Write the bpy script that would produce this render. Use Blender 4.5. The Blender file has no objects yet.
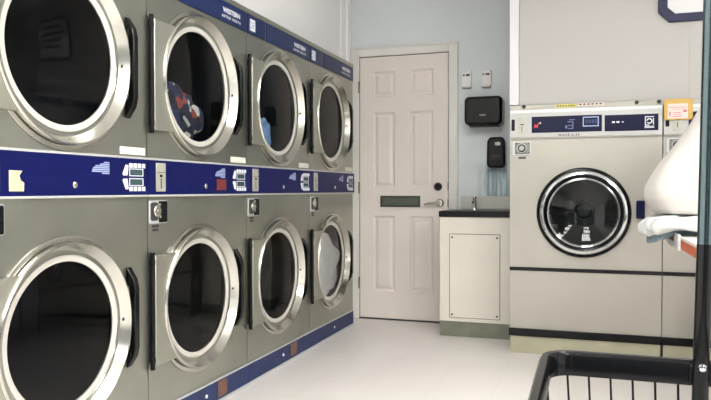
import bpy, bmesh, math, random
from mathutils import Vector, Matrix
random.seed(7)
sc = bpy.context.scene
COL = sc.collection
PI = math.pi

# ------------------------------------------------------------------ materials
def lin(c):
    c = c / 255.0
    return c / 12.92 if c <= .04045 else ((c + .055) / 1.055) ** 2.4
def rgb(r, g, b): return (lin(r), lin(g), lin(b), 1)

def mat(name, col, rough=.5, metal=0.0, noise=0.0, nscale=8.0, stretch=(1, 1, 1), bump=0.0, bscale=60.0, spec=.5, coat=0.0, rvar=0.0, emit=None, estr=0.0):
    m = bpy.data.materials.new(name); m.use_nodes = True
    nt = m.node_tree; N = nt.nodes; L = nt.links
    p = N['Principled BSDF']
    p.inputs['Base Color'].default_value = col
    p.inputs['Roughness'].default_value = rough
    p.inputs['Metallic'].default_value = metal
    p.inputs['Specular IOR Level'].default_value = spec
    p.inputs['Coat Weight'].default_value = coat
    tc = N.new('ShaderNodeTexCoord')
    mp = N.new('ShaderNodeMapping'); mp.inputs['Scale'].default_value = stretch
    L.new(tc.outputs['Object'], mp.inputs['Vector'])
    if noise or rvar:
        nz = N.new('ShaderNodeTexNoise'); nz.inputs['Scale'].default_value = nscale; nz.inputs['Detail'].default_value = 5
        L.new(mp.outputs['Vector'], nz.inputs['Vector'])
        if noise:
            rp = N.new('ShaderNodeValToRGB')
            rp.color_ramp.elements[0].position = .3; rp.color_ramp.elements[1].position = .7
            rp.color_ramp.elements[0].color = tuple(c * (1 - noise) for c in col[:3]) + (1,)
            rp.color_ramp.elements[1].color = tuple(min(1, c * (1 + noise)) for c in col[:3]) + (1,)
            L.new(nz.outputs['Fac'], rp.inputs['Fac']); L.new(rp.outputs['Color'], p.inputs['Base Color'])
        if rvar:
            mr = N.new('ShaderNodeMapRange')
            mr.inputs['To Min'].default_value = max(.02, rough - rvar); mr.inputs['To Max'].default_value = rough + rvar
            L.new(nz.outputs['Fac'], mr.inputs['Value']); L.new(mr.outputs['Result'], p.inputs['Roughness'])
    if bump:
        n2 = N.new('ShaderNodeTexNoise'); n2.inputs['Scale'].default_value = bscale; n2.inputs['Detail'].default_value = 4
        L.new(mp.outputs['Vector'], n2.inputs['Vector'])
        b = N.new('ShaderNodeBump'); b.inputs['Strength'].default_value = bump; b.inputs['Distance'].default_value = .01
        L.new(n2.outputs['Fac'], b.inputs['Height']); L.new(b.outputs['Normal'], p.inputs['Normal'])
    if emit:
        p.inputs['Emission Color'].default_value = emit; p.inputs['Emission Strength'].default_value = estr
    return m

def glass_mat(name, tint, ior=1.5, rough=.02):
    m = bpy.data.materials.new(name); m.use_nodes = True
    nt = m.node_tree; N = nt.nodes; L = nt.links
    for n in list(N): N.remove(n)
    out = N.new('ShaderNodeOutputMaterial')
    tr = N.new('ShaderNodeBsdfTransparent'); tr.inputs['Color'].default_value = tint
    gl = N.new('ShaderNodeBsdfGlossy'); gl.inputs['Roughness'].default_value = rough
    fr = N.new('ShaderNodeFresnel'); fr.inputs['IOR'].default_value = ior
    mx = N.new('ShaderNodeMixShader')
    L.new(fr.outputs['Fac'], mx.inputs['Fac']); L.new(tr.outputs['BSDF'], mx.inputs[1]); L.new(gl.outputs['BSDF'], mx.inputs[2])
    L.new(mx.outputs['Shader'], out.inputs['Surface'])
    return m

def fabric_patches(name, cols, scale):
    m = bpy.data.materials.new(name); m.use_nodes = True
    nt = m.node_tree; N = nt.nodes; L = nt.links
    p = N['Principled BSDF']; p.inputs['Roughness'].default_value = .9
    tc = N.new('ShaderNodeTexCoord'); vo = N.new('ShaderNodeTexVoronoi'); vo.inputs['Scale'].default_value = scale
    rp = N.new('ShaderNodeValToRGB'); rp.color_ramp.interpolation = 'CONSTANT'
    sep = N.new('ShaderNodeSeparateColor')
    L.new(tc.outputs['Object'], vo.inputs['Vector']); L.new(vo.outputs['Color'], sep.inputs['Color'])
    L.new(sep.outputs[0], rp.inputs['Fac']); L.new(rp.outputs['Color'], p.inputs['Base Color'])
    e = rp.color_ramp.elements
    while len(e) < len(cols): e.new(.5)
    for i, c in enumerate(cols):
        e[i].position = i / len(cols); e[i].color = c
    return m

STEEL = mat('brushed_steel', rgb(168, 170, 160), .33, .92, noise=.10, nscale=3.0, stretch=(1, 1, 1), rvar=.06)
def steel_grain(m):
    nt = m.node_tree; N = nt.nodes; L = nt.links; p = N['Principled BSDF']
    tc = N.new('ShaderNodeTexCoord'); mp = N.new('ShaderNodeMapping'); mp.inputs['Scale'].default_value = (3, 3, 260)
    nz = N.new('ShaderNodeTexNoise'); nz.inputs['Scale'].default_value = 2.0
    b = N.new('ShaderNodeBump'); b.inputs['Strength'].default_value = .05; b.inputs['Distance'].default_value = .004
    L.new(tc.outputs['Object'], mp.inputs['Vector']); L.new(mp.outputs['Vector'], nz.inputs['Vector'])
    L.new(nz.outputs['Fac'], b.inputs['Height']); L.new(b.outputs['Normal'], p.inputs['Normal'])
steel_grain(STEEL)
RING = mat('satin_door_steel', rgb(196, 195, 187), .2, .95, noise=.08, nscale=5, rvar=.05)
LIP = mat('pale_lip', rgb(222, 220, 212), .35, .35)
PLATE = mat('hinge_plate_steel', rgb(178, 179, 168), .38, .85, noise=.05, nscale=5)
TRIM = mat('pale_metal_trim', rgb(205, 207, 208), .35, .4)
NAVY = mat('navy_band', rgb(11, 18, 78), .40, 0, spec=.15, noise=.10, nscale=4)
HEADNAVY = mat('navy_header', rgb(14, 34, 82), .4, 0, noise=.08, nscale=3)
KICKNAVY = mat('navy_kick', rgb(18, 40, 88), .5, 0, noise=.35, nscale=14)
DARKNAVY = mat('dark_navy_panel', rgb(10, 16, 52), .3, spec=.25)
BLACK = mat('black_plastic', rgb(10, 10, 12), .4, spec=.22, noise=.1, nscale=20)
BLACKR = mat('black_rubber', rgb(5, 6, 9), .2, spec=.3, noise=.15, nscale=30)
BLACKGLOSS = mat('black_gloss_plastic', rgb(7, 8, 10), .2, spec=.3)
CHROME = mat('chrome', rgb(215, 217, 218), .10, 1.0, rvar=.03, nscale=9)
POLECH = mat('worn_chrome', rgb(92, 106, 109), .2, 1.0, rvar=.06, nscale=14)
WDRUM = mat('washer_drum_steel', rgb(80, 86, 86), .35, .8, noise=.1, nscale=6)
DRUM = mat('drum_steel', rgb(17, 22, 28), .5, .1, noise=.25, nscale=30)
DARKIN = mat('dark_interior', rgb(28, 29, 30), .7, noise=.2, nscale=10)
GLASS = glass_mat('dark_door_glass', (.97, .98, .985, 1), 1.30, .015)
WGLASS = glass_mat('washer_glass', (.42, .45, .45, 1), 1.45, .02)
WHITE = mat('white_print', rgb(225, 228, 235), .5)
PALEBLUE = mat('pale_blue_print', rgb(160, 175, 215), .5)
LABEL = mat('white_label', rgb(228, 226, 214), .55, noise=.04, nscale=30)
LABELW = mat('white_plastic', rgb(240, 240, 238), .4)
CREAM = mat('torn_cream_sticker', rgb(206, 192, 158), .7, noise=.12, nscale=40)
BROWNST = mat('brown_sticker', rgb(116, 82, 66), .6, noise=.3, nscale=60)
REDDISP = mat('dark_red_panel', rgb(112, 44, 44), .4, noise=.25, nscale=50)
GREENLCD = mat('green_grey_display', rgb(60, 84, 88), .2)
GREYPL = mat('grey_coin_plate', rgb(178, 178, 166), .4, .3, noise=.08, nscale=25)
DARKPRINT = mat('dark_print', rgb(58, 58, 56), .6)
WALLB = mat('blue_grey_wall_paint', rgb(226, 233, 235), .6, noise=.03, nscale=2.0, bump=.05, bscale=90)
WALLW = mat('white_wall_paint', rgb(246, 246, 247), .6, noise=.01, nscale=2.0)
BULK = mat('pale_grey_panel', rgb(178, 176, 172), .5, noise=.02, nscale=1.5)
PILLAR = mat('white_trim_paint', rgb(218, 218, 219), .45, noise=.02, nscale=4)
DOORM = mat('white_door_paint', rgb(230, 222, 215), .42, noise=.025, nscale=3, bump=.02, bscale=40)
FRAMEM = mat('white_frame_paint', rgb(230, 228, 223), .42, noise=.03, nscale=5)
CEIL = mat('ceiling_paint', rgb(225, 225, 222), .8, noise=.02, nscale=3)
SINKM = mat('cream_laminate', rgb(224, 219, 207), .38, noise=.03, nscale=6)
PLINTH = mat('grey_green_plinth', rgb(120, 122, 108), .5, .2, noise=.15, nscale=9)
BSPLASH = mat('grey_backsplash', rgb(196, 196, 186), .4, .2, noise=.04, nscale=5)
COUNTER = mat('black_speckled_counter', rgb(11, 11, 12), .35, noise=.6, nscale=140, spec=.25)
MAILM = mat('dark_bronze', rgb(74, 78, 72), .45, .5, noise=.12, nscale=30)
NICKEL = mat('satin_nickel', rgb(196, 194, 186), .25, .95)
WSTEEL = mat('washer_panel', rgb(176, 173, 164), .36, .55, noise=.06, nscale=1.6, rvar=.05)
WBASE = mat('washer_base', rgb(178, 176, 152), .45, .45, noise=.10, nscale=6)
WGREY = mat('pale_grey_control', rgb(188, 188, 186), .4, .15, noise=.02, nscale=5)
BLUEST = mat('navy_sign', rgb(14, 22, 62), .45)
YELLOW = mat('yellow_plastic', rgb(200, 164, 84), .5, noise=.06, nscale=30)
TAPE = mat('yellow_tape', rgb(206, 196, 96), .5, noise=.25, nscale=40)
REDPRINT = mat('red_print', rgb(200, 92, 96), .6)
PAPER = mat('paper', rgb(220, 206, 200), .7, noise=.02, nscale=20)
LEDGE = mat('ledge_metal', rgb(170, 168, 158), .4, .5, noise=.10, nscale=9)
CLOTHW = mat('white_cotton', rgb(204, 199, 194), .95, noise=.03, nscale=9, bump=.45, bscale=9)
SHEETW = mat('white_sheet', rgb(208, 210, 208), .95, noise=.03, nscale=9, bump=.3, bscale=18)
SHEETB = mat('grey_blue_cloth', rgb(128, 146, 158), .95, noise=.12, nscale=20, bump=.3, bscale=30)
TOWELB = mat('pale_blue_towel', rgb(128, 170, 220), .95, noise=.25, nscale=22, bump=.5, bscale=60)
LAUNW = mat('white_laundry', rgb(248, 248, 247), .95, noise=.06, nscale=15, bump=.3, bscale=30)
MIXED = fabric_patches('mixed_laundry', [rgb(30, 38, 66), rgb(215, 215, 210), rgb(40, 52, 88), rgb(26, 30, 46), rgb(32, 36, 52), rgb(170, 178, 176), rgb(24, 30, 56), rgb(30, 40, 70), rgb(20, 26, 44), rgb(140, 72, 62)], 24)
TABLEW = mat('white_laminate_top', rgb(236, 233, 228), .3, noise=.02, nscale=6)
TABLEWOOD = mat('orange_wood_edge', rgb(196, 92, 48), .42, noise=.28, nscale=5, stretch=(6, 1, 6))
DARKWOOD = mat('dark_brown_trim', rgb(62, 34, 26), .45, noise=.2, nscale=9)
LAMPE = mat('lamp_diffuser', (1, 1, 1, 1), .6, emit=(1, .985, .95, 1), estr=16.0)

def floor_mat():
    m = mat('white_vinyl_tile', rgb(228, 223, 219), .34, noise=.012, nscale=5, rvar=.02)
    nt = m.node_tree; N = nt.nodes; L = nt.links; p = N['Principled BSDF']
    src = p.inputs['Base Color'].links[0].from_socket
    tc = N.new('ShaderNodeTexCoord')
    br = N.new('ShaderNodeTexBrick'); br.offset = 0; br.squash = 1
    br.inputs['Scale'].default_value = 1.0
    br.inputs['Brick Width'].default_value = .305; br.inputs['Row Height'].default_value = .305
    br.inputs['Mortar Size'].default_value = .0016
    br.inputs['Color1'].default_value = (1, 1, 1, 1); br.inputs['Color2'].default_value = (.975, .975, .97, 1); br.inputs['Mortar'].default_value = (.90, .89, .87, 1)
    L.new(tc.outputs['Object'], br.inputs['Vector'])
    mx = N.new('ShaderNodeMixRGB'); mx.blend_type = 'MULTIPLY'; mx.inputs['Fac'].default_value = 1
    L.new(src, mx.inputs[1]); L.new(br.outputs['Color'], mx.inputs[2]); L.new(mx.outputs['Color'], p.inputs['Base Color'])
    nz = N.new('ShaderNodeTexNoise'); nz.inputs['Scale'].default_value = 60; nz.inputs['Detail'].default_value = 6
    L.new(tc.outputs['Object'], nz.inputs['Vector'])
    b = N.new('ShaderNodeBump'); b.inputs['Strength'].default_value = .04; b.inputs['Distance'].default_value = .01
    L.new(nz.outputs['Fac'], b.inputs['Height']); L.new(b.outputs['Normal'], p.inputs['Normal'])
    return m
FLOORM = floor_mat()

def streak_wall():
    # blue-grey paint with teal upright streaks below the two dispensers
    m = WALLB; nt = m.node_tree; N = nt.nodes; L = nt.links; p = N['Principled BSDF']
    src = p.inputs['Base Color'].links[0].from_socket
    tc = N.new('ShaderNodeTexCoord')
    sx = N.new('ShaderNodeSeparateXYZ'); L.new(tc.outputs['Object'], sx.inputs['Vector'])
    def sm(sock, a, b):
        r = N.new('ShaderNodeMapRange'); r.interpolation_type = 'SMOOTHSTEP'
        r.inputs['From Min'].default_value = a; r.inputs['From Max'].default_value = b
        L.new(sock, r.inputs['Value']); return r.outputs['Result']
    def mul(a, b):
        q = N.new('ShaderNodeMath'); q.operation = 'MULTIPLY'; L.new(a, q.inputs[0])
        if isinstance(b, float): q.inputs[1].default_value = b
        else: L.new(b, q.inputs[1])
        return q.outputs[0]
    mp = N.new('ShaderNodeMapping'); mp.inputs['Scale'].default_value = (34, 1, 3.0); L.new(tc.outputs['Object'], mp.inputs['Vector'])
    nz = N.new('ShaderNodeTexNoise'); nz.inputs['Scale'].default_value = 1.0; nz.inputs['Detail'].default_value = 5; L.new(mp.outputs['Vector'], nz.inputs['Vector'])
    streak = sm(nz.outputs['Fac'], .34, .62)
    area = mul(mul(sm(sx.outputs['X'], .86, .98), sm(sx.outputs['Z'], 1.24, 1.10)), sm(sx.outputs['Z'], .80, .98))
    fac = mul(mul(area, streak), .8)
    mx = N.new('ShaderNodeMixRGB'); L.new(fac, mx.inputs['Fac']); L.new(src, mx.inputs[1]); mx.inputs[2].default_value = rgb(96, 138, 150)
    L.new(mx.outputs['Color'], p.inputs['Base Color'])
streak_wall()

# ------------------------------------------------------------------ mesh helpers
class MB:
    def __init__(s): s.bm = bmesh.new()
    def box(s, x0, x1, y0, y1, z0, z1):
        v = [s.bm.verts.new((x, y, z)) for x in (x0, x1) for y in (y0, y1) for z in (z0, z1)]
        for f in ((0, 1, 3, 2), (4, 6, 7, 5), (0, 4, 5, 1), (2, 3, 7, 6), (0, 2, 6, 4), (1, 5, 7, 3)):
            s.bm.faces.new([v[i] for i in f])
        return s
    def lathe(s, prof, frame, n=64, closed=False):
        # prof: (r, h); frame: Matrix, local z is the axis
        rings = []
        for r, h in prof:
            if r < 1e-6: rings.append([s.bm.verts.new(frame @ Vector((0, 0, h)))])
            else: rings.append([s.bm.verts.new(frame @ Vector((r * math.cos(2 * PI * i / n), r * math.sin(2 * PI * i / n), h))) for i in range(n)])
        pairs = list(zip(rings, rings[1:]))
        if closed: pairs.append((rings[-1], rings[0]))
        for a, b in pairs:
            for i in range(n):
                j = (i + 1) % n
                if len(a) == 1 and len(b) == 1: continue
                if len(a) == 1: s.bm.faces.new((a[0], b[i], b[j]))
                elif len(b) == 1: s.bm.faces.new((a[i], a[j], b[0]))
                else: s.bm.faces.new((a[i], a[j], b[j], b[i]))
        return s
    def prism(s, pts, frame, h0, h1):
        a = [s.bm.verts.new(frame @ Vector((x, y, h0))) for x, y in pts]
        b = [s.bm.verts.new(frame @ Vector((x, y, h1))) for x, y in pts]
        n = len(pts)
        s.bm.faces.new(a[::-1]); s.bm.faces.new(b)
        for i in range(n): s.bm.faces.new((a[i], a[(i + 1) % n], b[(i + 1) % n], b[i]))
        return s
    def tube(s, path, r, n=10, closed=False, caps=True):
        P = [Vector(p) for p in path]; rings = []; m = len(P)
        for k in range(m):
            if closed: t = P[(k + 1) % m] - P[k - 1]
            else: t = P[min(k + 1, m - 1)] - P[max(k - 1, 0)]
            t.normalize()
            up = Vector((0, 0, 1)) if abs(t.z) < .9 else Vector((1, 0, 0))
            a = t.cross(up).normalized(); b = t.cross(a).normalized()
            rr = r[k] if isinstance(r, (list, tuple)) else r
            rings.append([s.bm.verts.new(P[k] + (a * math.cos(2 * PI * i / n) + b * math.sin(2 * PI * i / n)) * rr) for i in range(n)])
        pairs = list(zip(rings, rings[1:])) + ([(rings[-1], rings[0])] if closed else [])
        for A, B in pairs:
            for i in range(n): s.bm.faces.new((A[i], A[(i + 1) % n], B[(i + 1) % n], B[i]))
        if caps and not closed:
            s.bm.faces.new(rings[0][::-1]); s.bm.faces.new(rings[-1])
        return s
    def sheet_hole(s, frame, x0, x1, y0, y1, cx, cy, r, half, n=64):
        # flat sheet x0..x1, y0..y1 in frame with one round hole
        circ, sq = [], []
        for i in range(n):
            t = 2 * PI * i / n; c, q = math.cos(t), math.sin(t); k = half / max(abs(c), abs(q))
            circ.append(s.bm.verts.new(frame @ Vector((cx + r * c, cy + r * q, 0))))
            sq.append(s.bm.verts.new(frame @ Vector((cx + k * c, cy + k * q, 0))))
        for i in range(n):
            j = (i + 1) % n; s.bm.faces.new((circ[i], circ[j], sq[j], sq[i]))
        def rect(a, b, c, d):
            if b - a < 1e-5 or d - c < 1e-5: return
            s.bm.faces.new([s.bm.verts.new(frame @ Vector(p)) for p in ((a, c, 0), (b, c, 0), (b, d, 0), (a, d, 0))])
        rect(x0, cx - half, y0, y1); rect(cx + half, x1, y0, y1)
        rect(cx - half, cx + half, y0, cy - half); rect(cx - half, cx + half, cy + half, y1)
        return s
    def text(s, body, frame, size, align='LEFT', spacing=1.0, bold=0.0, ext=.0006, sx=1.0):
        cu = bpy.data.curves.new('t', 'FONT'); cu.body = body; cu.size = size; cu.align_x = align; cu.align_y = 'CENTER'
        cu.space_character = spacing; cu.offset = bold; cu.extrude = ext; cu.resolution_u = 2
        ob = bpy.data.objects.new('t', cu); COL.objects.link(ob)
        dg = bpy.context.evaluated_depsgraph_get()
        me = bpy.data.meshes.new_from_object(ob.evaluated_get(dg))
        me.transform(frame @ Matrix.Diagonal((sx, 1, 1, 1)))
        s.bm.from_mesh(me)
        bpy.data.objects.remove(ob); bpy.data.curves.remove(cu); bpy.data.meshes.remove(me)
        return s
    def build(s, name, m, parent=None, bevel=0.0, smooth=35, loc=None, seg=2):
        bmesh.ops.recalc_face_normals(s.bm, faces=s.bm.faces[:])
        me = bpy.data.meshes.new(name); s.bm.to_mesh(me); s.bm.free()
        me.materials.append(m)
        if smooth and len(me.polygons):
            me.shade_smooth(); me.set_sharp_from_angle(angle=math.radians(smooth))
        o = bpy.data.objects.new(name, me); COL.objects.link(o)
        if parent: o.parent = parent
        if loc: o.location = loc
        if bevel:
            b = o.modifiers.new('bevel', 'BEVEL'); b.width = bevel; b.segments = seg; b.limit_method = 'ANGLE'; b.angle_limit = math.radians(40)
            b.harden_normals = False
        return o
def tag(o, label, cat, group=None):
    o['label'] = label; o['category'] = cat
    if group: o['group'] = group
    return o
def thing(name, loc, label, cat, group=None, rz=0):
    o = bpy.data.objects.new(name, None); COL.objects.link(o); o.location = loc; o.rotation_euler.z = rz
    o.empty_display_size = .1
    return tag(o, label, cat, group)
def struct(o): o['kind'] = 'structure'; return o
def copy_tree(o, parent=None):
    c = o.copy(); COL.objects.link(c)
    if parent: c.parent = parent
    for ch in list(o.children): copy_tree(ch, c)
    return c
# frames: columns are local x, y, z
def fr(origin, ax, ay, az):
    return Matrix(((ax[0], ay[0], az[0], origin[0]), (ax[1], ay[1], az[1], origin[1]), (ax[2], ay[2], az[2], origin[2]), (0, 0, 0, 1)))
def FX(x=0, y=0, z=0): return fr((x, y, z), (0, 1, 0), (0, 0, 1), (1, 0, 0))      # faces +x (dryers)
def FY(x=0, y=0, z=0): return fr((x, y, z), (1, 0, 0), (0, 0, 1), (0, -1, 0))     # faces -y (back wall)
def rrect(x0, x1, y0, y1, r, n=5):
    p = []
    for cx, cy, a0 in ((x1 - r, y1 - r, 0), (x0 + r, y1 - r, 90), (x0 + r, y0 + r, 180), (x1 - r, y0 + r, 270)):
        for i in range(n + 1):
            a = math.radians(a0 + 90 * i / n); p.append((cx + r * math.cos(a), cy + r * math.sin(a)))
    return p

# ------------------------------------------------------------------ room
YB, XR, YF, ZC = 5.11, 5.2, -2.4, 2.80      # back wall, right wall, front wall, ceiling
WL = -.106                                  # left wall face above the dryers
struct(MB().box(-1.1, XR + .1, YF - .1, YB + .1, -.1, 0).build('floor', FLOORM, smooth=0))
struct(MB().box(-1.1, XR + .1, YF - .1, YB + .1, ZC, ZC + .1).build('ceiling', CEIL, smooth=0))
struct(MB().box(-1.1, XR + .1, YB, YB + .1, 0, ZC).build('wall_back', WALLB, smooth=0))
struct(MB().box(XR, XR + .1, YF, YB, 0, ZC).build('wall_right', WALLW, smooth=0))
w = MB().box(WL - .1, WL, YF, YB, 1.938, ZC)
w.box(WL - .1, WL, 4.842, YB, 0, 1.938).box(WL - .1, WL, YF, 1.474, 0, 1.938).box(-1.1, -1.0, YF, YB, 0, ZC)
struct(w.build('wall_left', WALLW, smooth=0))
struct(MB().box(WL, WL + .012, 4.85, 5.02, 0, ZC).build('trim_1', WALLW, bevel=.003, smooth=0))
struct(MB().box(WL, WL + .026, 4.96, 5.02, 1.0, ZC).build('trim_2', WALLW, bevel=.003, smooth=0))
# front wall (behind the viewer) with two shop windows
WZ0, WZ1 = .25, 2.5
f = MB().box(-1.1, XR + .1, YF - .1, YF, 0, WZ0).box(-1.1, XR + .1, YF - .1, YF, WZ1, ZC)
for a, b in ((-1.1, .1), (2.5, 2.65), (5.05, XR + .1)): f.box(a, b, YF - .1, YF, WZ0, WZ1)
struct(f.build('wall_front', WALLW, smooth=0))
PANE = glass_mat('window_pane', (.92, .95, .95, 1), 1.3, .01)
for n, (a, b) in enumerate(((.1, 2.5), (2.65, 5.05))):
    fm = MB().box(a, b, YF - .08, YF - .03, WZ0, WZ0 + .05).box(a, b, YF - .08, YF - .03, WZ1 - .05, WZ1)
    for x in (a, (a + b) / 2 - .025, b - .05): fm.box(x, x + .05, YF - .08, YF - .03, WZ0 + .05, WZ1 - .05)
    wo = struct(fm.build('window_%d' % (n + 1), PILLAR, smooth=0))
    MB().box(a + .04, b - .04, YF - .058, YF - .052, WZ0 + .04, WZ1 - .04).build('pane', PANE, wo, smooth=0)

# bulkhead wall above the washers, and the white post that ends it
YW = 4.314
struct(MB().box(1.255, 2.204, YW + .035, YW + .10, 1.49, ZC).box(2.206, XR, YW + .035, YW + .10, 1.49, ZC).box(2.203, 2.207, YW + .038, YW + .10, 1.49, ZC).build('wall_bulkhead', BULK, smooth=0))
struct(MB().box(1.196, 1.253, YW + .02, YW + .10, 1.525, ZC).build('trim_3', PILLAR, bevel=.004, smooth=0))
struct(MB().box(1.203, XR, YW + .012, YW + .034, 1.4895, 1.521).build('trim_4', LEDGE, bevel=.003, smooth=0))

# ------------------------------------------------------------------ stacked dryers
W = .84; Y0 = 2.3171; GRP = 'stacked dryers along the left wall'
def make_dryer(k):
    t = thing('stacked_dryer', (0, Y0 + k * W, 0), 'x', 'dryer', GRP)
    CS, CZU, CZL = .390, 1.465, .52
    a, b = .002, W - .002
    # cabinet shell with two round openings
    c = MB()
    c.sheet_hole(FX(), a, b, .113, .977, CS, CZL, .268, .325)
    c.sheet_hole(FX(), a, b, .977, 1.933, CS, CZU, .268, .325)
    D = -.85
    def quad(*p): c.bm.faces.new([c.bm.verts.new(q) for q in p])
    for y in (a, b): quad((0, y, .0), (0, y, 1.933), (D, y, 1.933), (D, y, .0))
    quad((0, a, 1.933), (0, b, 1.933), (D, b, 1.933), (D, a, 1.933))
    quad((D, a, 0), (D, b, 0), (D, b, 1.933), (D, a, 1.933)); quad((0, a, 0), (0, b, 0), (0, b, .113), (0, a, .113))
    bmesh.ops.remove_doubles(c.bm, verts=c.bm.verts[:], dist=1e-5)
    c.build('cabinet', STEEL, t, smooth=0)
    # header
    h = MB().box(.0005, .006, .006, .206, 1.809, 1.906).build('icon_panel', HEADNAVY, t, bevel=.001)
    i = MB().box(.006, .0072, .03, .088, 1.826, 1.886).build('white_icon', WHITE, h)
    g = MB()
    for z in (1.842, 1.856, 1.870): g.box(.0072, .0078, .036 + .02 * (z == 1.856), .050 + .02 * (z == 1.856), z - .004, z + .004).box(.0072, .0078, .060, .076, z - .003, z + .003)
    g.build('icon_marks', PALEBLUE, i)
    h = MB().box(.0005, .006, .226, .834, 1.809, 1.906).build('header_panel', HEADNAVY, t, bevel=.001)
    l = MB().text('WESTERN', FX(.0062, .765, 1.866), .031, 'RIGHT', 1.0, .0012, sx=1.22)
    l.text('ASTRO DELTA', FX(.0062, .768, 1.836), .017, 'RIGHT', 1.75, .0006, sx=1.05)
    l.build('lettering', WHITE, h, smooth=0)
    MB().box(.0005, .008, .001, W - .001, 1.908, 1.933).build('top_trim', STEEL, t, bevel=.002)
    # control band
    p = MB().box(.0005, .012, .001, W - .001, .985, 1.123).build('control_panel', NAVY, t, bevel=.001)
    for z in (.977, 1.123): MB().box(.0005, .0145, .001, W - .001, z, z + .008).build('trim_strip', TRIM, t, bevel=.001)
    q = MB().box(.012, .0165, .039, .104, .997, 1.113).build('coin_slot', GREYPL, p, bevel=.002)
    s = MB().box(.0165, .0172, .068, .073, 1.01, 1.05).box(.0165, .0172, .062, .08, 1.056, 1.066)
    s.box(.0165, .0168, .045, .098, 1.0735, 1.0755)
    s.build('slot_opening', BLACK, q)
    MB().box(.012, .0128, .15, .60, .996, 1.056).build('coin_drawer', NAVY, p, bevel=.0008)
    MB().lathe([(0, .0075), (.008, .0072), (.0115, .004), (.0115, 0)], FX(.0128, .418, 1.021), 20).build('drawer_lock', NICKEL, p)
    x = MB(); rr = random.Random(3)
    for n in range(7):
        L = (.03, .05, .075, .085, .09, .092, .04)[n]
        x.box(.012, .0126, .598 - L, .598, 1.105 - n * .0065 - .0042, 1.105 - n * .0065)
    x.build('printed_text', PALEBLUE, p, smooth=0)
    d = MB()
    for sg in (1, -1):
        zc = 1.0525
        for m in range(4): d.box(.012, .0128, .712 + m * .026, .732 + m * .026, *sorted((zc + sg * .036, zc + sg * .053)))
        d.prism([(.672, zc + sg * .012), (.69, zc + sg * .046), (.706, zc + sg * .046), (.706, zc + sg * .034), (.70, zc + sg * .006), (.678, zc + sg * .006)][::sg], FX(), .012, .0128)
        for (y1, y2, e1, e2) in ((.712, .798, .030, .033), (.712, .798, .004, .007), (.712, .716, .004, .033), (.794, .798, .004, .033)): d.box(.012, .0128, y1, y2, *sorted((zc + sg * e1, zc + sg * e2)))
    d.build('button_display', WHITE, p, smooth=0)
    for zc in (1.0525 + .0185, 1.0525 - .0185): MB().box(.012, .0127, .717, .793, zc - .011, zc + .011).build('display_window', GREENLCD, p)
    # doors with drums
    for cz in (CZU, CZL):
        o = bpy.data.objects.new('door', None); COL.objects.link(o); o.parent = t; o.location = (0, CS, cz); o.empty_display_size = .1
        MB().lathe([(.332, .001), (.331, .006), (.322, .008), (.306, .007), (.306, .013), (.3115, .014), (.312, .026), (.308, .032), (.304, .032), (.300, .027), (.270, -.012), (.255, -.018), (.2655, -.020), (.300, .001)], FX(), 96, closed=True).build('door_ring', RING, o, smooth=28)
        MB().lathe([(.2705, -.011), (.266, -.002), (.254, -.001), (.244, -.006), (.244, -.012), (.2675, -.015)], FX(), 96, closed=True).build('gasket_lip', LIP, o, smooth=50)
        MB().lathe([(0, .004), (.09, .003), (.18, -.001), (.2435, -.007)], FX(), 64).build('glass', GLASS, o, smooth=80)
        hp = [(-.368, -.222), (-.368, .222)]
        for n in range(13):
            an = math.radians(134 + n * (226 - 134) / 12); hp.append((.306 * math.cos(an), .306 * math.sin(an)))
        hp[2] = (-.205, .222); hp[-1] = (-.205, -.222)
        MB().prism(hp[::-1], FX(), .008, .023).build('hinge_plate', PLATE, o, bevel=.004)
        hb = MB().tube([(.014, -.377, -.235), (.014, -.377, .235)], .0095, 12)
        for z in (-.2, -.19, .19, .2): hb.tube([(.014, -.377, z - .003), (.014, -.377, z + .003)], .012, 12)
        hb.build('hinge', BLACK, o)
        hd = [(.001, -.190), (.008, -.190), (.036, -.148), (.044, -.112), (.044, .112), (.036, .148), (.008, .190), (.001, .190), (.001, .125), (.014, .118), (.018, .098), (.018, -.098), (.014, -.118), (.001, -.125)]
        MB().prism(hd, fr((0, .325, 0), (1, 0, 0), (0, 0, 1), (0, -1, 0)), -.014, .014).build('handle', BLACKGLOSS, o, bevel=.004)
        sc_ = MB()
        sc_.lathe([(0, .004), (.005, .003), (.006, 0)], FX(.0105, .283, 0), 12).build('latch_pin', DARKPRINT, o)
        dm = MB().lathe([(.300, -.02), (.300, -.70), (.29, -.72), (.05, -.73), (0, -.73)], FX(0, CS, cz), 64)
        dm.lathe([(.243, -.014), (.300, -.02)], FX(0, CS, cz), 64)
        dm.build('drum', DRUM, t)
    # coin lock plate under the band
    lp = MB().prism(rrect(.003, .128, .868, .962, .008), FX(), .0005, .008).build('lock_plate', TRIM, t, bevel=.0015)
    MB().prism(rrect(.064, .124, .872, .958, .006), FX(), .008, .0095).build('dark_cover', BLACK, lp)
    MB().prism(rrect(.010, .062, .880, .954, .012), FX(), .008, .0088).build('dark_recess', DARKPRINT, lp)
    MB().lathe([(0, .016), (.008, .016), (.009, .0135), (.021, .013), (.024, .010), (.024, 0)], FX(.0088, .044, .919), 28).build('lock', NICKEL, lp)
    for z in (.896, .944): MB().lathe([(0, .003), (.006, .002), (.007, 0)], FX(.0095, .074, z), 12).build('screw', NICKEL, lp)
    MB().box(.0005, .0011, .03, .075, .852, .862).box(.0005, .0011, .032, .072, .838, .848).build('small_print', DARKPRINT, t, smooth=0)
    # kick plate
    kp = MB().box(.0005, .006, .001, W - .001, .012, .105).build('kick_plate', KICKNAVY, t, bevel=.001)
    MB().lathe([(0, .005), (.007, .004), (.009, 0)], FX(.006, .43, .058), 14).build('screw', WHITE, kp)
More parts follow.
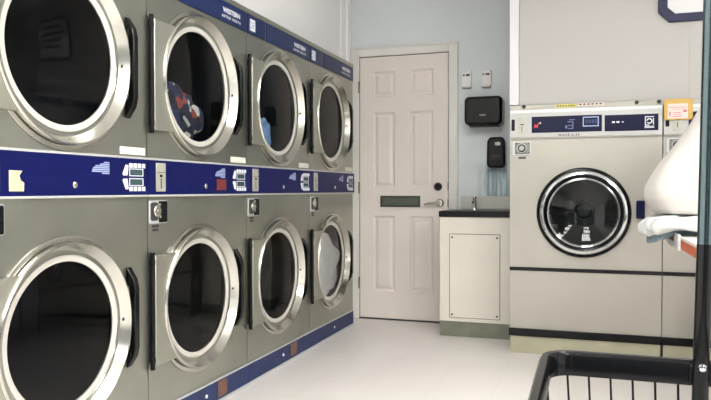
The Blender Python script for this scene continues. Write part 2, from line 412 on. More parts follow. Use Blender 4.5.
    MB().box(.0005, .009, .001, W - .001, .105, .113).build('trim_strip', TRIM, t, bevel=.001)
    MB().box(.0005, .010, .001, W - .001, .0, .012).build('trim_strip', TRIM, t, bevel=.001)
    # paper label at the lower right of the upper cabinet
    MB().box(.0005, .0012, .672, .826, 1.139, 1.168).build('paper_label', LABEL, t, smooth=0)
    return t
base = make_dryer(-1)
dryers = [base] + [copy_tree(base) for _ in range(3)]
for k, d in enumerate(dryers): d.location = (0, Y0 + (k - 1) * W, 0)
dryers[0]['label'] = 'stacked stainless dryer nearest the viewer, with a torn cream sticker on its navy band'
dryers[1]['label'] = 'stacked stainless dryer with mixed clothes in its upper drum, dark red patch on navy band'
dryers[2]['label'] = 'stacked stainless dryer holding a pale blue towel in its upper drum'
dryers[3]['label'] = 'last stacked stainless dryer beside the white door, white laundry in its lower drum'
def child(d, n): return [c for c in d.children if c.name.split('.')[0] == n][0]
MB().prism([(.140, 1.000), (.197, 1.000), (.199, 1.026), (.186, 1.033), (.180, 1.048), (.192, 1.063), (.140, 1.064)], FX(), .0128, .0134).build('torn_sticker', CREAM, child(dryers[0], 'control_panel'), smooth=0)
rd = MB().box(.0128, .0138, .518, .606, 1.003, 1.054).build('dark_red_patch', REDDISP, child(dryers[1], 'control_panel'), smooth=0)
for d in (dryers[1], dryers[2]):
    MB().box(.006, .0068, .535, .622, .024, .097).build('brown_sticker', BROWNST, child(d, 'kick_plate'), smooth=0)

# laundry lying in the drums
def lump(name, m, loc, size, label, cat, seed, amp=.25, sub=4, flat=None):
    bm = bmesh.new(); bmesh.ops.create_icosphere(bm, subdivisions=sub, radius=1)
    R = random.Random(seed); waves = [(Vector((R.uniform(-1, 1), R.uniform(-1, 1), R.uniform(-1, 1))) * R.uniform(2, 6), R.uniform(0, 6), R.uniform(.3, 1)) for _ in range(9)]
    for v in bm.verts:
        n = v.co.normalized(); s = 1 + amp * sum(q * math.sin(n.dot(d) * 1.6 + ph) for d, ph, q in waves) / 3
        v.co = Vector((n.x * size[0], n.y * size[1], n.z * size[2])) * s
    o = MB(); o.bm.free(); o.bm = bm
    if flat: flat(bm)
    ob = o.build(name, m, None, smooth=80, loc=loc)
    return tag(ob, label, cat)
def seat_in_drum(cy, cz, loc):
    # keep the cloth inside the drum cylinder
    def f(bm):
        for v in bm.verts:
            y, z = v.co.y + loc[1] - cy, v.co.z + loc[2] - cz; r = math.hypot(y, z)
            if r > .288: v.co.y, v.co.z = y * .288 / r + cy - loc[1], z * .288 / r + cz - loc[2]
            if v.co.x + loc[0] > -.021: v.co.x = -.021 - loc[0]
    return f
def in_drum(k, cz, name, m, off, size, label, cat, seed, amp=.25):
    cy = Y0 + k * W + .39; loc = (off[0], cy + off[1], cz + off[2])
    lump(name, m, loc, size, label, cat, seed, amp, flat=seat_in_drum(cy, cz, loc))
in_drum(0, 1.465, 'mixed_clothes', MIXED, (-.085, -.06, -.12), (.065, .19, .12), 'heap of mixed dark and white clothes in the upper drum of the second dryer', 'clothes', 5, .35)
in_drum(1, 1.465, 'blue_towel', TOWELB, (-.07, -.10, -.165), (.05, .085, .10), 'pale blue crumpled towel in the upper drum of the third dryer', 'towel', 8, .3)
in_drum(2, .52, 'white_laundry', LAUNW, (-.055, -.02, -.09), (.055, .27, .19), 'white laundry heaped in the lower drum of the last dryer', 'laundry', 11, .35)

# ------------------------------------------------------------------ back door
DX0, DX1, DZ = -.030, .670, 2.032
dr = struct(bpy.data.objects.new('door_1', None)); COL.objects.link(dr); dr.location = (DX0, YB, 0)
DW = DX1 - DX0
pan = []
for (xa, xb) in ((.112, .283), (.405, .584)):
    for (za, zb) in ((.220, .802), (1.020, 1.600), (1.718, 1.915)): pan.append((xa, xb, za, zb))
def door_slab():
    b = MB(); F = FY(0, -.020, 0)
    xs = [.004, .112, .283, .405, .584, DW - .004]; zs = [.012, .220, .802, 1.020, 1.600, 1.718, 1.915, DZ - .004]
    V = {}
    def v(x, z, h=0):
        k = (round(x, 4), round(z, 4), round(h, 4))
        if k not in V: V[k] = b.bm.verts.new(F @ Vector((x, z, h)))
        return V[k]
    for i in range(5):
        for j in range(7):
            xa, xb, za, zb = xs[i], xs[i + 1], zs[j], zs[j + 1]
            if i in (1, 3) and j in (1, 3, 5):
                steps = [(0, 0), (.010, -.010), (.020, -.010), (.040, -.001)]
                for (d0, h0), (d1, h1) in zip(steps, steps[1:]):
                    A = [(xa + d0, za + d0), (xb - d0, za + d0), (xb - d0, zb - d0), (xa + d0, zb - d0)]
                    B = [(xa + d1, za + d1), (xb - d1, za + d1), (xb - d1, zb - d1), (xa + d1, zb - d1)]
                    for q in range(4):
                        r = (q + 1) % 4
                        b.bm.faces.new((v(*A[q], h0), v(*A[r], h0), v(*B[r], h1), v(*B[q], h1)))
                b.bm.faces.new([v(*p, h1) for p in B])
            else:
                b.bm.faces.new((v(xa, za), v(xb, za), v(xb, zb), v(xa, zb)))
    # edges back to the wall
    c = [(xs[0], zs[0]), (xs[-1], zs[0]), (xs[-1], zs[-1]), (xs[0], zs[-1])]
    for q in range(4):
        r = (q + 1) % 4
        b.bm.faces.new([b.bm.verts.new(F @ Vector((*p, h))) for p, h in ((c[q], 0), (c[q], -.019), (c[r], -.019), (c[r], 0))])
    bmesh.ops.remove_doubles(b.bm, verts=b.bm.verts[:], dist=1e-5)
    return b
door_slab().build('door_panel', DOORM, dr, smooth=20)
b = MB().box(-.072, -.002, -.030, -.001, 0, DZ + .068).box(DW + .002, DW + .068, -.030, -.001, 0, DZ + .068).box(-.002, DW + .002, -.030, -.001, DZ + .002, DZ + .068)
b.box(-.076, -.058, -.036, -.001, 0, DZ + .074).box(DW + .056, DW + .072, -.036, -.001, 0, DZ + .074).box(-.058, DW + .056, -.036, -.001, DZ + .058, DZ + .074)
b.build('door_frame', FRAMEM, dr, bevel=.004)
MB().box(-.002, DW + .002, -.028, -.001, 0, .011).build('threshold', DARKPRINT, dr)
# dark reveal in the gap round the leaf
MB().box(-.002, .003, -.012, -.001, .012, DZ).box(DW - .003, DW + .002, -.012, -.001, .012, DZ).box(-.002, DW + .002, -.012, -.001, DZ - .003, DZ + .002).build('gap_seal', BLACK, dr, smooth=0)
for z in (.28, 1.02, 1.80): MB().box(-.008, .004, -.031, -.018, z - .045, z + .045).tube([(0, -.032, z - .045), (0, -.032, z + .045)], .006, 10).build('hinge', PLINTH, dr)
mb = MB(); x0, x1, z0, z1 = .170, .485, .872, .958
mb.box(x0, x1, -.028, -.019, z0, z0 + .016).box(x0, x1, -.028, -.019, z1 - .016, z1).box(x0, x0 + .016, -.028, -.019, z0 + .016, z1 - .016).box(x1 - .016, x1, -.028, -.019, z0 + .016, z1 - .016)
ms = mb.build('mail_slot', MAILM, dr, bevel=.002)
MB().box(x0 + .016, x1 - .016, -.024, -.019, z0 + .016, z1 - .016).box(x0 + .02, x1 - .02, -.0265, -.024, z0 + .030, z0 + .042).build('mail_flap', mat('mail_flap_metal', rgb(104, 110, 104), .35, .8), ms, bevel=.002)
MB().lathe([(0, .030), (.020, .029), (.0235, .024), (.031, .010), (.032, 0)], FY(.621, -.020, 1.027), 32).build('deadbolt', BLACKGLOSS, dr)
lv = MB().lathe([(0, .014), (.024, .013), (.031, .006), (.032, 0)], FY(.634, -.020, .905), 28)
lv.lathe([(0, .052), (.011, .052), (.012, .010)], FY(.634, -.020, .905), 20)
lv.tube([(.645, -.066, .906), (.60, -.066, .905), (.56, -.064, .901), (.525, -.058, .894)], [.010, .0095, .0085, .007], 14)
lv.build('lever_handle', NICKEL, dr)
for z in (.905, 1.028): MB().box(DW - .006, DW + .006, -.0215, -.0005, z - .03, z + .03).build('latch_plate', BLACK, dr)

# ------------------------------------------------------------------ wall fittings
for x, lab in ((.768, 'white wall thermostat next to the door frame, the left of the two'), (.912, 'white wall thermostat farther from the door frame, the right of the two')):
    t = thing('thermostat', (x, YB, 1.765), lab, 'thermostat', 'white wall boxes beside the door')
    MB().box(0, .074, -.030, .002, 0, .115).build('housing', LABELW, t, bevel=.005)
    MB().box(.004, .070, -.030, 0, -.012, .0).build('base', LEDGE, t, bevel=.003)
    MB().box(.034, .062, -.0315, -.030, .078, .092).build('display', DARKPRINT, t)
    MB().lathe([(0, .003), (.006, .002), (.007, 0)], FY(.018, -.030, .085), 14).build('button', DARKPRINT, t)
t = thing('paper_towel_dispenser', (.812, YB, 1.468), 'wide glossy black paper towel dispenser on the blue-grey wall', 'paper towel dispenser')
MB().prism(rrect(0, .270, 0, .205, .035, 6), FY(), 0, .17).build('housing', BLACKGLOSS, t, bevel=.02, seg=3)
MB().box(.03, .24, -.14, -.03, -.006, .006).build('outlet', BLACK, t)
MB().box(.11, .155, -.1708, -.1695, .066, .072).build('printed_mark', GREYPL, t, smooth=0)
t = thing('soap_dispenser', (.962, YB, 1.162), 'black wall soap dispenser above the sink counter', 'soap dispenser')
MB().prism([(.010, .0), (.125, .0), (.135, .03), (.132, .19), (.118, .222), (.018, .222), (.003, .19), (0, .03)], FY(), 0, .10).build('housing', BLACKGLOSS, t, bevel=.018, seg=3)
MB().prism(rrect(.03, .105, .01, .055, .012), FY(), .10, .106).build('push_bar', BLACK, t, bevel=.003)
MB().box(.040, .095, -.1015, -.0995, .088, .092).box(.040, .095, -.1015, -.0995, .078, .081).build('printed_text', DARKPRINT, t, smooth=0)
MB().prism(rrect(.06, .10, .16, .185, .01), FY(), .0995, .102).build('window', GREYPL, t)

# ------------------------------------------------------------------ sink unit
t = thing('sink_cabinet', (.692, 4.66, 0), 'cream sink cabinet with a screwed access panel between the door and the washer', 'cabinet')
CW = .490
MB().box(0, CW, 0, YB - 4.66 - .002, .103, .818).build('body', SINKM, t, bevel=.003)
MB().box(.002, CW, .004, YB - 4.66 - .004, 0, .1025).build('plinth', PLINTH, t)
ap = MB().box(.072, .408, -.006, 0, .132, .700).build('access_panel', SINKM, t, bevel=.002)
MB().box(.068, .412, -.0012, .0, .128, .704).build('panel_gap', mat('brown_gap', rgb(110, 98, 84), .7), t)
for x in (.088, .392):
    for z in (.152, .680): MB().lathe([(0, .003), (.006, .002), (.007, 0)], FY(x, -.006, z), 12).build('screw', DARKPRINT, ap)
t = thing('countertop', (.692, 4.66, .8185), 'black speckled countertop on the cream sink cabinet', 'countertop')
MB().box(-.004, CW + .002, -.012, YB - 4.66 - .022, 0, .040).build('slab', COUNTER, t, bevel=.004)
tag(MB().box(.762, 1.198, YB - .020, YB - .0005, .860, .956).build('backsplash', BSPLASH, None, bevel=.003), 'pale grey backsplash strip on the wall behind the sink counter', 'backsplash')
t = thing('faucet', (.882, 4.985, .8585), 'small chrome faucet on the black countertop', 'faucet')
MB().lathe([(0, .008), (.022, .007), (.024, 0)], Matrix.Identity(4), 24).build('base', CHROME, t)
MB().tube([(0, 0, .006), (0, 0, .06), (0, -.02, .075), (0, -.07, .072), (0, -.085, .055)], [.013, .012, .010, .0095, .009], 14).build('spout', CHROME, t)
MB().lathe([(0, .03), (.012, .03), (.016, .022), (.012, .0)], fr((0, 0, .068), (1, 0, 0), (0, 1, 0), (0, 0, 1)), 16).build('knob', CHROME, t)

# ------------------------------------------------------------------ washers
WW = .8605
def make_washer():
    t = thing('front_load_washer', (1.2025, YW, 0), 'x', 'washing machine', 'front-loading washers')
    cx, cz = .429, .867; DP = .72
    c = MB()
    c.sheet_hole(FY(), 0, WW, .531, 1.3165, cx, cz, .235, .30)
    def quad(*p): c.bm.faces.new([c.bm.verts.new(q) for q in p])
    for x in (0, WW): quad((x, 0, .107), (x, DP, .107), (x, DP, 1.489), (x, 0, 1.489))
    quad((0, 0, 1.489), (WW, 0, 1.489), (WW, DP, 1.489), (0, DP, 1.489)); quad((0, DP, .107), (WW, DP, .107), (WW, DP, 1.489), (0, DP, 1.489))
    quad((0, 0, .107), (WW, 0, .107), (WW, 0, .531), (0, 0, .531)); quad((0, 0, 1.3165), (WW, 0, 1.3165), (WW, 0, 1.489), (0, 0, 1.489))
    bmesh.ops.remove_doubles(c.bm, verts=c.bm.verts[:], dist=1e-5)
    c.build('cabinet', WSTEEL, t, smooth=0)
    MB().box(.004, WW - .004, .004, DP - .02, 0, .1065).build('base', WBASE, t)
    MB().box(.0, WW, -.008, -.0005, .508, .5305).build('black_strip', BLACKR, t, bevel=.002)
    MB().box(-.004, WW, -.014, -.0005, .107, .154).build('black_strip', BLACKR, t, bevel=.003)
    p = MB().box(.0, WW, -.010, -.0005, 1.320, 1.4885).build('control_panel', WGREY, t, bevel=.003)
    MB().box(.001, WW - .001, -.013, -.0005, 1.314, 1.3195).build('seam_strip', LEDGE, t)
    MB().box(.001, WW - .001, -.0125, -.010, 1.470, 1.4885).build('top_strip', TRIM, t)
    a = MB().box(.130, .532, -.0122, -.010, 1.348, 1.446).build('navy_panel', DARKNAVY, p)
    bq = MB().box(.547, .838, -.0122, -.010, 1.346, 1.441).build('navy_panel', DARKNAVY, p)
    g = MB()
    for (x0, x1, z0, z1) in ((.425, .515, 1.430, 1.436), (.425, .515, 1.378, 1.384), (.425, .431, 1.384, 1.430), (.509, .515, 1.384, 1.430)): g.box(x0, x1, -.0132, -.0122, z0, z1)
    g.build('display_outline', PALEBLUE, a, smooth=0)
    g = MB()
    for n in range(4): g.box(.441 + n * .017, .453 + n * .017, -.013, -.0122, 1.396, 1.420)
    g.build('display_digits', mat('dim_digits', rgb(52, 62, 110), .4), a, smooth=0)
    # red and white little marks, then the dim bracket symbol
    g = MB()
    for (x0, x1, z0, z1) in ((.146, .152, 1.378, 1.400), (.152, .160, 1.386, 1.392), (.160, .166, 1.378, 1.400), (.168, .174, 1.398, 1.410)): g.box(x0, x1, -.0132, -.0122, z0, z1)
    g.build('red_mark', mat('red_mark', rgb(230, 60, 80), .4), a, smooth=0)
    MB().box(.177, .185, -.0132, -.0122, 1.402, 1.411).build('white_mark', WHITE, a, smooth=0)
    g = MB()
    for (x0, x1, z0, z1) in ((.325, .338, 1.370, 1.388), (.342, .372, 1.366, 1.372), (.342, .372, 1.384, 1.390), (.366, .372, 1.372, 1.412), (.338, .366, 1.406, 1.412), (.348, .380, 1.418, 1.424)): g.box(x0, x1, -.0132, -.0122, z0, z1)
    g.build('dim_symbol', mat('dim_blue_print', rgb(92, 104, 148), .4), a, smooth=0)
    g = MB()
    for n in range(2): g.box(.588 + n * .024, .604 + n * .024, -.0132, -.0122, 1.394, 1.404)
    g.box(.642, .652, -.0128, -.0122, 1.396, 1.402)
    # logo: round-cornered square around an open ring, two lines of small print below
    F = FY(.790, -.0122, 1.400)
    def ringpoly(r0, r1, a0, a1, n=24):
        for i in range(n):
            t0, t1 = [math.radians(a0 + (a1 - a0) * (i + q) / n) for q in (0, 1)]
            g.prism([(r0 * math.cos(t0), r0 * math.sin(t0)), (r1 * math.cos(t0), r1 * math.sin(t0)), (r1 * math.cos(t1), r1 * math.sin(t1)), (r0 * math.cos(t1), r0 * math.sin(t1))], F, 0, .0008)
    ringpoly(.010, .016, -150, 170)
    for (x0, x1, z0, z1) in ((-.024, .024, .022, .027), (-.024, -.019, -.022, .022), (.019, .024, -.022, .016), (-.024, .0, -.026, -.021)): g.box(.790 + x0, .790 + x1, -.0130, -.0122, 1.400 + z0, 1.400 + z1)
    for z in (1.360, 1.367): g.box(.764, .816, -.0130, -.0122, z, z + .004)
    g.build('logo', WHITE, bq, smooth=0)
    tx = MB().text('WAVE 6-30', FY(.285, -.0102, 1.331), .020, 'LEFT', 1.3, .0003)
    tx.build('model_lettering', DARKPRINT, p, smooth=0)
    MB().prism(rrect(.010, .030, 1.364, 1.434, .006), FY(0, -.010, 0), 0, .0022).build('slot', BLACK, p)
    cp = MB().prism(rrect(.050, .098, 1.342, 1.446, .005), FY(0, -.010, 0), 0, .004).build('coin_plate', GREYPL, p, bevel=.001)
    MB().box(.071, .0745, -.0146, -.014, 1.358, 1.388).box(.064, .084, -.0146, -.014, 1.398, 1.404).build('coin_slot', BLACK, cp)
    lp = MB().prism(rrect(.016, .128, 1.214, 1.298, .006), FY(0, -.0005, 0), 0, .007).build('lock_plate', TRIM, t, bevel=.0015)
    MB().prism(rrect(.030, .120, 1.220, 1.292, .006), FY(0, -.0075, 0), 0, .001).build('grey_recess', mat('mid_grey_metal', rgb(128, 128, 122), .45, .3), lp)
    MB().lathe([(.0165, .001), (.0165, .0105), (.0225, .0105), (.0225, .001)], FY(.072, -.0085, 1.257), 28, closed=True).build('lock_ring', BLACK, lp)
    MB().lathe([(0, .010), (.014, .010), (.016, .006), (.024, .006), (.025, .0085), (.030, .0085), (.031, 0)], FY(.072, -.0085, 1.257), 28).build('lock', mat('dull_lock_metal', rgb(176, 176, 172), .35, .8), lp)
    for x in (.034, .110):
        for z in (1.226, 1.284): MB().box(x, x + .008, -.0095, -.0085, z, z + .006).build('screw', DARKPRINT, lp)
    MB().box(.052, .096, -.0012, -.0005, 1.192, 1.204).build('small_print', DARKPRINT, t, smooth=0)
    o = bpy.data.objects.new('door', None); COL.objects.link(o); o.parent = t; o.location = (cx, 0, cz); o.empty_display_size = .1
    MB().lathe([(.268, 0.001), (.268, .022), (.262, .026), (.254, .022), (.250, .010), (.250, .001)], FY(), 80, closed=True).build('black_rim', BLACKR, o, smooth=40)
    MB().lathe([(.251, .006), (.249, .040), (.243, .050), (.232, .052), (.224, .040), (.222, .020), (.226, .006)], FY(), 80, closed=True).build('chrome_ring', CHROME, o, smooth=60)
    MB().lathe([(.223, .006), (.223, .030), (.215, .034), (.211, .024), (.211, .006)], FY(), 80, closed=True).build('gasket', BLACKR, o, smooth=40)
    MB().lathe([(.212, .004), (.2115, .028), (.205, .034), (.199, .028), (.194, .004), (.196, -.03), (.21, -.03)], FY(), 80, closed=True).build('inner_ring', CHROME, o, smooth=60)
    MB().lathe([(0, -.035), (.08, -.030), (.15, -.014), (.1955, .012)], FY(), 64).build('glass', WGLASS, o, smooth=80)
    dm = MB().lathe([(.212, -.031), (.24, -.05), (.24, -.44), (.225, -.455), (.06, -.45), (.055, -.42), (.04, -.405), (0, -.40)], FY(cx, 0, cz), 64)
    for n in range(8):
        rot = FY(cx, 0, cz) @ Matrix.Rotation(n * PI / 4 + .2, 4, 'Z')
        dm.prism([(.05, -.012), (.225, -.006), (.225, .006), (.05, .012)], rot, -.455, -.44)
    for n in range(3):
        rot = FY(cx, 0, cz) @ Matrix.Rotation(n * 2 * PI / 3 - .5, 4, 'Z')
        dm.prism([(.238, -.03), (.19, -.012), (.19, .012), (.238, .03)], rot, -.44, -.08)
    dm.build('drum', WDRUM, t)
    MB().prism(rrect(.722, .768, .834, .940, .008), FY(0, -.0005, 0), 0, .03).build('door_latch', DARKNAVY, t, bevel=.006)
    return t
w1 = make_washer(); w2 = copy_tree(w1)
w1['label'] = 'front-loading washer right of the sink, its round chrome door fully in view'
w2.location.x = 1.2025 + WW + .005
w2['label'] = 'front-loading washer at the right edge, mostly hidden behind the white laundry bag'

# things on and above the washers
yl = MB().box(1.475, 1.590, -.0015, 0, 0, .020).build('tape_label', TAPE, None, smooth=0, loc=(.0, YW + .0115, 1.498))
tag(yl, 'yellow printed tape stuck on the metal ledge above the first washer', 'label')
g = MB()
for n in range(7): g.box(1.482 + n * .015, 1.490 + n * .015, -.0022, -.0015, .006, .014)
g.build('print', DARKPRINT, yl, smooth=0)
pl = MB().box(1.600, 1.745, -.0015, 0, 0, .018).build('paper_label', PAPER, None, smooth=0, loc=(0, YW + .0115, 1.503))
tag(pl, 'white printed paper strip on the metal ledge, right of the yellow tape', 'label')
g = MB()
for n in range(6): g.box(1.606 + n * .023, 1.620 + n * .023, -.0022, -.0015, .006, .014)
g.build('print', DARKPRINT, pl, smooth=0)
for x, lab in ((1.285, 'leftmost small dark bolt on the metal ledge'), (1.925, 'small dark bolt on the ledge near the right end of the first washer'), (2.045, 'small dark bolt on the ledge beside the yellow notice')):
    o = MB().lathe([(0, .014), (.008, .013), (.012, .009), (.012, 0)], FY(0, 0, 0), 6).build('bolt', DARKPRINT, None, loc=(x, YW + .0118, 1.512))
    tag(o, lab, 'bolt', 'bolts on the washer ledge')
t = thing('notice_holder', (2.068, YW - .019, 1.400), 'yellow notice holder with a white sheet of red print on the second washer', 'notice')
MB().prism(rrect(0, .150, .0, .120, .016), FY(), 0, .006).build('holder', YELLOW, t, bevel=.002)
pp = MB().box(.020, .124, -.0072, -.006, .008, .092).build('paper', PAPER, t, smooth=0)
g = MB()
for (x0, x1, z0, z1) in ((.024, .120, .070, .073), (.028, .034, .022, .048), (.100, .118, .044, .056), (.044, .090, .016, .020), (.044, .094, .028, .031), (.046, .088, .040, .043), (.040, .110, .060, .062)): g.box(x0, x1, -.0078, -.0072, z0, z1)
g.build('red_print', REDPRINT, pp, smooth=0)
t = thing('wall_sign', (2.040, YW + .035, 1.966), 'navy wall sign with a cut-corner white panel above the washers', 'sign')
MB().prism([(.058, 0), (.80, 0), (.86, .060), (.86, .515), (.80, .575), (.058, .575), (0, .515), (0, .060)], FY(), 0, .02).build('board', BLUEST, t, bevel=.002)
MB().prism([(.088, .046), (.775, .046), (.814, .084), (.814, .49), (.775, .529), (.088, .529), (.048, .49), (.048, .084)], FY(), .02, .024).build('white_panel', PILLAR, t, bevel=.001)
g = MB()
for n, (x0, x1) in enumerate(((.2, .66), (.14, .72), (.2, .66), (.26, .6))): g.box(x0, x1, -.0255, -.024, .42 - n * .085, .455 - n * .085)
g.build('printed_lines', DARKPRINT, t, smooth=0)

# ------------------------------------------------------------------ folding table, sheets and laundry bag
TX, TY0, TY1, TXR = 2.034, 1.75, 3.90, 2.95
t = thing('folding_table', (TX, TY0, 0), 'white-topped laundry table with an orange wood edge at the right', 'table')
tw, tl = TXR - TX, TY1 - TY0
MB().box(0.002, tw - .002, .002, tl - .002, .788, .800).build('top', TABLEW, t, bevel=.002)
MB().box(0, .02, .0, tl - .012, .748, .7875).box(tw - .02, tw, 0, tl - .012, .748, .7875).box(.02, tw - .02, 0, .02, .748, .7875).box(.02, tw - .02, tl - .032, tl - .012, .748, .7875).build('apron', TABLEWOOD, t, bevel=.002)
MB().box(-.003, tw + .003, tl - .0115, tl, .745, .803).build('end_trim', DARKWOOD, t, bevel=.002)
for x in (.30, tw - .10):
    for y in (.08, tl - .12): MB().tube([(x, y, 0), (x, y, .788)], .022, 14).build('leg', BLACK, t)
# folded sheets hanging over the corner
def pad(name, m, pts, z0, z1, label, cat, droop, seed):
    # outline pts (x, y), rounded slab with drooping overhang
    bm = bmesh.new(); n = len(pts); cx = sum(p[0] for p in pts) / n; cy = sum(p[1] for p in pts) / n
    R = random.Random(seed)
    prof = [(.0, 0), (.6, 0), (.93, .0), (1, .25), (1.01, .5), (1, .75), (.93, 1), (.6, 1.03), (0, 1.05)]
    m_ = 96
    import itertools
    per = []
    for i in range(n):
        a, b = Vector(pts[i]), Vector(pts[(i + 1) % n])
        for q in range(m_ // n): per.append(a.lerp(b, q / (m_ // n)))
    for _ in range(4): per = [(per[i - 1] + per[i] * 2 + per[(i + 1) % len(per)]) / 4 for i in range(len(per))]
    rings = []
    for s, h in prof:
        ring = []
        for i, p in enumerate(per):
            k = s * (1 + .012 * math.sin(i * 1.3 + h * 5 + seed))
            x, y = cx + (p.x - cx) * k, cy + (p.y - cy) * k
            z = z0 + (z1 - z0) * h + .006 * math.sin(i * .7 + h * 3)
            over = max(0, TX - .006 - x); over2 = max(0, y - TY1 - .01)
            z -= droop * (over ** 1.3) * 3 * (1 - .5 * h) + droop * over2 * 1.6 * (1 - .5 * h)
            if over == 0 and over2 == 0: z = max(z, .8035)
            ring.append(bm.verts.new((x, y, z)))
        rings.append(ring)
    N = len(per)
    for A, B in zip(rings, rings[1:]):
        for i in range(N): bm.faces.new((A[i], A[(i + 1) % N], B[(i + 1) % N], B[i]))
    bmesh.ops.remove_doubles(bm, verts=bm.verts[:], dist=1e-4)
    o = MB(); o.bm.free(); o.bm = bm
    ob = o.build(name, m, None, smooth=80)
    return tag(ob, label, cat)
pad('folded_towel', SHEETB, [(1.915, 3.42), (1.98, 3.35), (2.35, 3.36), (2.35, 3.54), (1.93, 3.54)], .8035, .826, 'grey-blue folded towel under the white sheet at the table edge', 'towel', .32, 2)
sh = pad('folded_sheet', SHEETW, [(1.872, 3.36), (1.94, 3.22), (2.52, 3.20), (2.52, 3.62), (1.95, 3.64)], .829, .886, 'white folded sheet jutting over the table edge under the laundry bag', 'sheet', .16, 5)
tag(MB().prism([(3.205, .812), (3.345, .812), (3.37, .772), (3.74, .772), (3.74, .752), (3.50, .738), (3.34, .748), (3.205, .742)], FX(TX - .012), 0, .0115).build('white_cloth', SHEETW, None, bevel=.004, smooth=80), 'white cloth hanging over the side of the table below the sheets', 'cloth')
# bag: stack of elliptical sections
def bag():
    bm = bmesh.new(); n = 64
    secs = [(.887, .21, .16, 2.19), (.889, .238, .18, 2.19), (.905, .258, .19, 2.19), (.955, .285, .20, 2.19), (1.00, .288, .20, 2.192), (1.06, .262, .19, 2.194), (1.12, .226, .17, 2.196), (1.183, .178, .15, 2.198), (1.25, .134, .12, 2.20), (1.30, .103, .095, 2.202), (1.345, .078, .075, 2.202), (1.38, .058, .055, 2.205), (1.40, .055, .05, 2.205), (1.44, .085, .07, 2.21), (1.445, .0, .0, 2.21)]
    fine = []
    for (a, b) in zip(secs, secs[1:]):
        for q in range(3): fine.append([a[i] + (b[i] - a[i]) * q / 3 for i in range(4)])
    fine.append(list(secs[-1]))
    rings = []
    for z, rx, ry, x in fine:
        rings.append([bm.verts.new((x + rx * math.cos(2 * PI * i / n) * (1 + .014 * math.sin(i * .9 + z * 11) + .03 * math.sin(4 * PI * i / n + z * 16) * (z > 1.30)), 3.42 + ry * math.sin(2 * PI * i / n) * (1 + .02 * math.sin(i * .6 + z * 17)), z + .006 * math.sin(i * .5) * (z > .93))) for i in range(n)])
    for A, B in zip(rings, rings[1:]):
        for i in range(n): bm.faces.new((A[i], A[(i + 1) % n], B[(i + 1) % n], B[i]))
    bm.faces.new(rings[0][::-1])
    bmesh.ops.remove_doubles(bm, verts=bm.verts[:], dist=1e-4)
    o = MB(); o.bm.free(); o.bm = bm
    return tag(o.build('laundry_bag', CLOTHW, None, smooth=80), 'bulging white cotton laundry bag standing on the folded sheet', 'bag')
bg = bag(); bg.location.z = .008
sd = bg.modifiers.new('sub', 'SUBSURF'); sd.levels = 1; sd.render_levels = 1

# ------------------------------------------------------------------ laundry cart
CX0, CX1, CY0, CY1, CZ = 1.578, 2.090, .36, 1.262, .722
t = thing('laundry_cart', ((CX0 + CX1) / 2, (CY0 + CY1) / 2, 0), 'wire laundry cart with a black bumper rim and a chrome pole in the foreground', 'cart')
ox, oy = (CX0 + CX1) / 2, (CY0 + CY1) / 2
hx, hy = (CX1 - CX0) / 2, (CY1 - CY0) / 2
def rim():
    b = MB(); out = rrect(-hx, hx, -hy, hy, .055, 8); sec = [(0, -.041), (0, -.006), (-.004, 0), (-.014, 0), (-.018, -.006), (-.018, -.041)]
    rings = []
    for off, z in sec:
        pts = rrect(-hx - off, hx + off, -hy - off, hy + off, .055 + off, 8)
        rings.append([b.bm.verts.new((x, y, CZ + z)) for x, y in pts])
    n = len(rings[0])
    for A, B in zip(rings, rings[1:] + rings[:1]):
        for i in range(n): b.bm.faces.new((A[i], A[(i + 1) % n], B[(i + 1) % n], B[i]))
    return b
rim().build('bumper_rim', BLACKR, t, smooth=40)
b = MB(); r = .0021; ix, iy = hx - .009, hy - .009; zt, zb = CZ - .041, .30; tp = .05
def P(x, y, z):   # basket tapers downwards
    k = (zt - z) / (zt - zb); return (x * (1 - tp * k * 2), y * (1 - tp * k), z)
nx, ny = 14, 24
for i in range(nx + 1):
    x = -ix + 2 * ix * i / nx
    for y in (-iy, iy): b.tube([P(x, y, zt), P(x, y, zb)], r, 6)
    b.tube([P(x, -iy, zb), P(x, iy, zb)], r, 6)
for i in range(ny + 1):
    y = -iy + 2 * iy * i / ny
    for x in (-ix, ix): b.tube([P(x, y, zt), P(x, y, zb)], r, 6)
    b.tube([P(-ix, y, zb), P(ix, y, zb)], r, 6)
for z in (.625, .52, .41, .30):
    b.tube([P(*q, z) for q in ((-ix, -iy), (ix, -iy), (ix, iy), (-ix, iy))], r * 1.2, 6, closed=True)
b.build('wire_basket', BLACK, t)
# chrome pole on the far end, leaning slightly
px, py = 1.8335 - ox, CY1 - .030 - oy
MB().tube([(px + .0015, py, .915), (px + .018, py, 1.82)], .0122, 20).build('pole', POLECH, t)
MB().tube([(px - .011, py, .20), (px - .004, py, .70), (px + .0015, py, .9149)], .0126, 20).build('pole_dark_reflection', BLACKGLOSS, t)  # lower pole coloured black, standing in for the dark reflection in the chrome
MB().tube([(px + .018, py + .02, 1.82), (px + .018, -.4, 1.82)], .0122, 16).build('hanging_rod', POLECH, t)
MB().box(px - .019, px + .009, py + .0, py + .024, CZ - .039, CZ - .006).build('clamp', BLACK, t, bevel=.003)
MB().lathe([(0, .005), (.005, .004), (.007, 0)], FY(px - .003, py - .0125, CZ - .006), 12).build('bolt', CHROME, t)
fb = MB()
for x in (-.2, .2): fb.tube([(x, -.38, .17), (x, .38, .17)], .012, 10)
for y in (-.38, .38): fb.tube([(-.2, y, .17), (.2, y, .17)], .012, 10)
for x in (-.2, .2):
    for y in (-.36, .36): fb.tube([(x, y, .17), (x * .98, y, .30)], .010, 10)
fb.tube([(px - .008, py - .02, .20), (px - .008, .38, .17)], .012, 10)
fb.build('frame', BLACK, t)
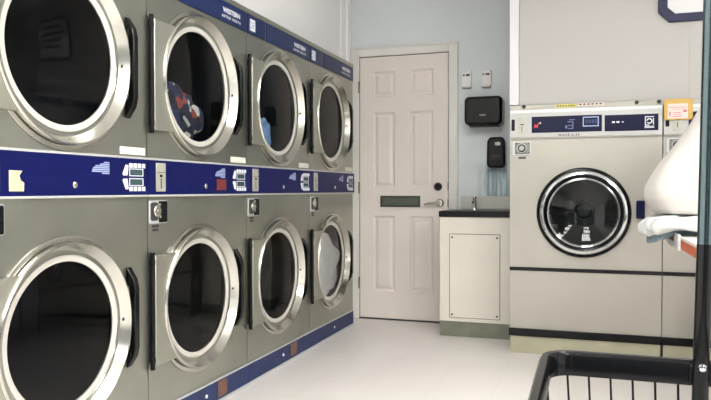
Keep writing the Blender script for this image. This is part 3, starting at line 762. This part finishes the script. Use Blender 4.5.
for x in (-.19, .19):
    for y in (-.36, .36):
        c = MB().lathe([(0, -.013), (.035, -.013), (.040, -.009), (.040, .009), (.035, .013), (0, .013)], fr((x, y, .040), (0, 1, 0), (0, 0, 1), (1, 0, 0)), 24)
        c.box(x - .02, x - .015, y - .015, y + .015, .035, .16).box(x + .015, x + .02, y - .015, y + .015, .035, .16).box(x - .02, x + .02, y - .02, y + .02, .152, .16)
        c.build('caster', BLACKR, t)

# ------------------------------------------------------------------ lights
n = 0
spots = [('near the front windows on the left', 1.25, -1.5), ('near the front windows on the right', 3.5, -1.5), ('over the viewer on the left', 1.25, .2), ('over the viewer on the right', 3.5, .2), ('between the dryers and the washers', 1.4, 1.75), ('over the folding table', 3.5, 1.75)]
for where, x, y in spots:
    t = thing('ceiling_light', (x, y, ZC), 'white ceiling light panel ' + where, 'ceiling light', 'ceiling light panels')
    MB().box(-.32, .32, -.62, -.60, -.05, -.0005).box(-.32, .32, .60, .62, -.05, -.0005).box(-.32, -.30, -.60, .60, -.05, -.0005).box(.30, .32, -.60, .60, -.05, -.0005).build('frame', PILLAR, t)
    MB().box(-.30, .30, -.60, .60, -.040, -.030).build('diffuser', LAMPE, t, smooth=0)

wd = bpy.data.worlds.new('World'); sc.world = wd; wd.use_nodes = True
bgn = wd.node_tree.nodes['Background']; bgn.inputs['Color'].default_value = (.93, .97, 1.0, 1); bgn.inputs['Strength'].default_value = 0.15

# ------------------------------------------------------------------ camera
cd = bpy.data.cameras.new('camera'); cam = bpy.data.objects.new('camera', cd); COL.objects.link(cam)
yaw, pitch, roll = .3254, -.0147, -.0009
fw = Vector((-math.sin(yaw) * math.cos(pitch), math.cos(yaw) * math.cos(pitch), math.sin(pitch)))
rt = Vector((math.cos(yaw), math.sin(yaw), 0)); up = rt.cross(fw)
r2 = rt * math.cos(roll) + up * math.sin(roll); u2 = -rt * math.sin(roll) + up * math.cos(roll)
cam.matrix_world = fr((1.6539, 0, 1.0034), r2, u2, -fw)
cd.sensor_width = 36; cd.lens = 686.68 / 711 * 36; cd.clip_start = .02
sc.camera = cam
sc.view_settings.view_transform = 'Standard'; sc.view_settings.look = 'None'; sc.view_settings.gamma = 1
sc.view_settings.exposure = 0.5
sc.cycles.use_denoising = True
sc.cycles.max_bounces = 10; sc.cycles.transparent_max_bounces = 16
sc.cycles.caustics_reflective = False; sc.cycles.caustics_refractive = False
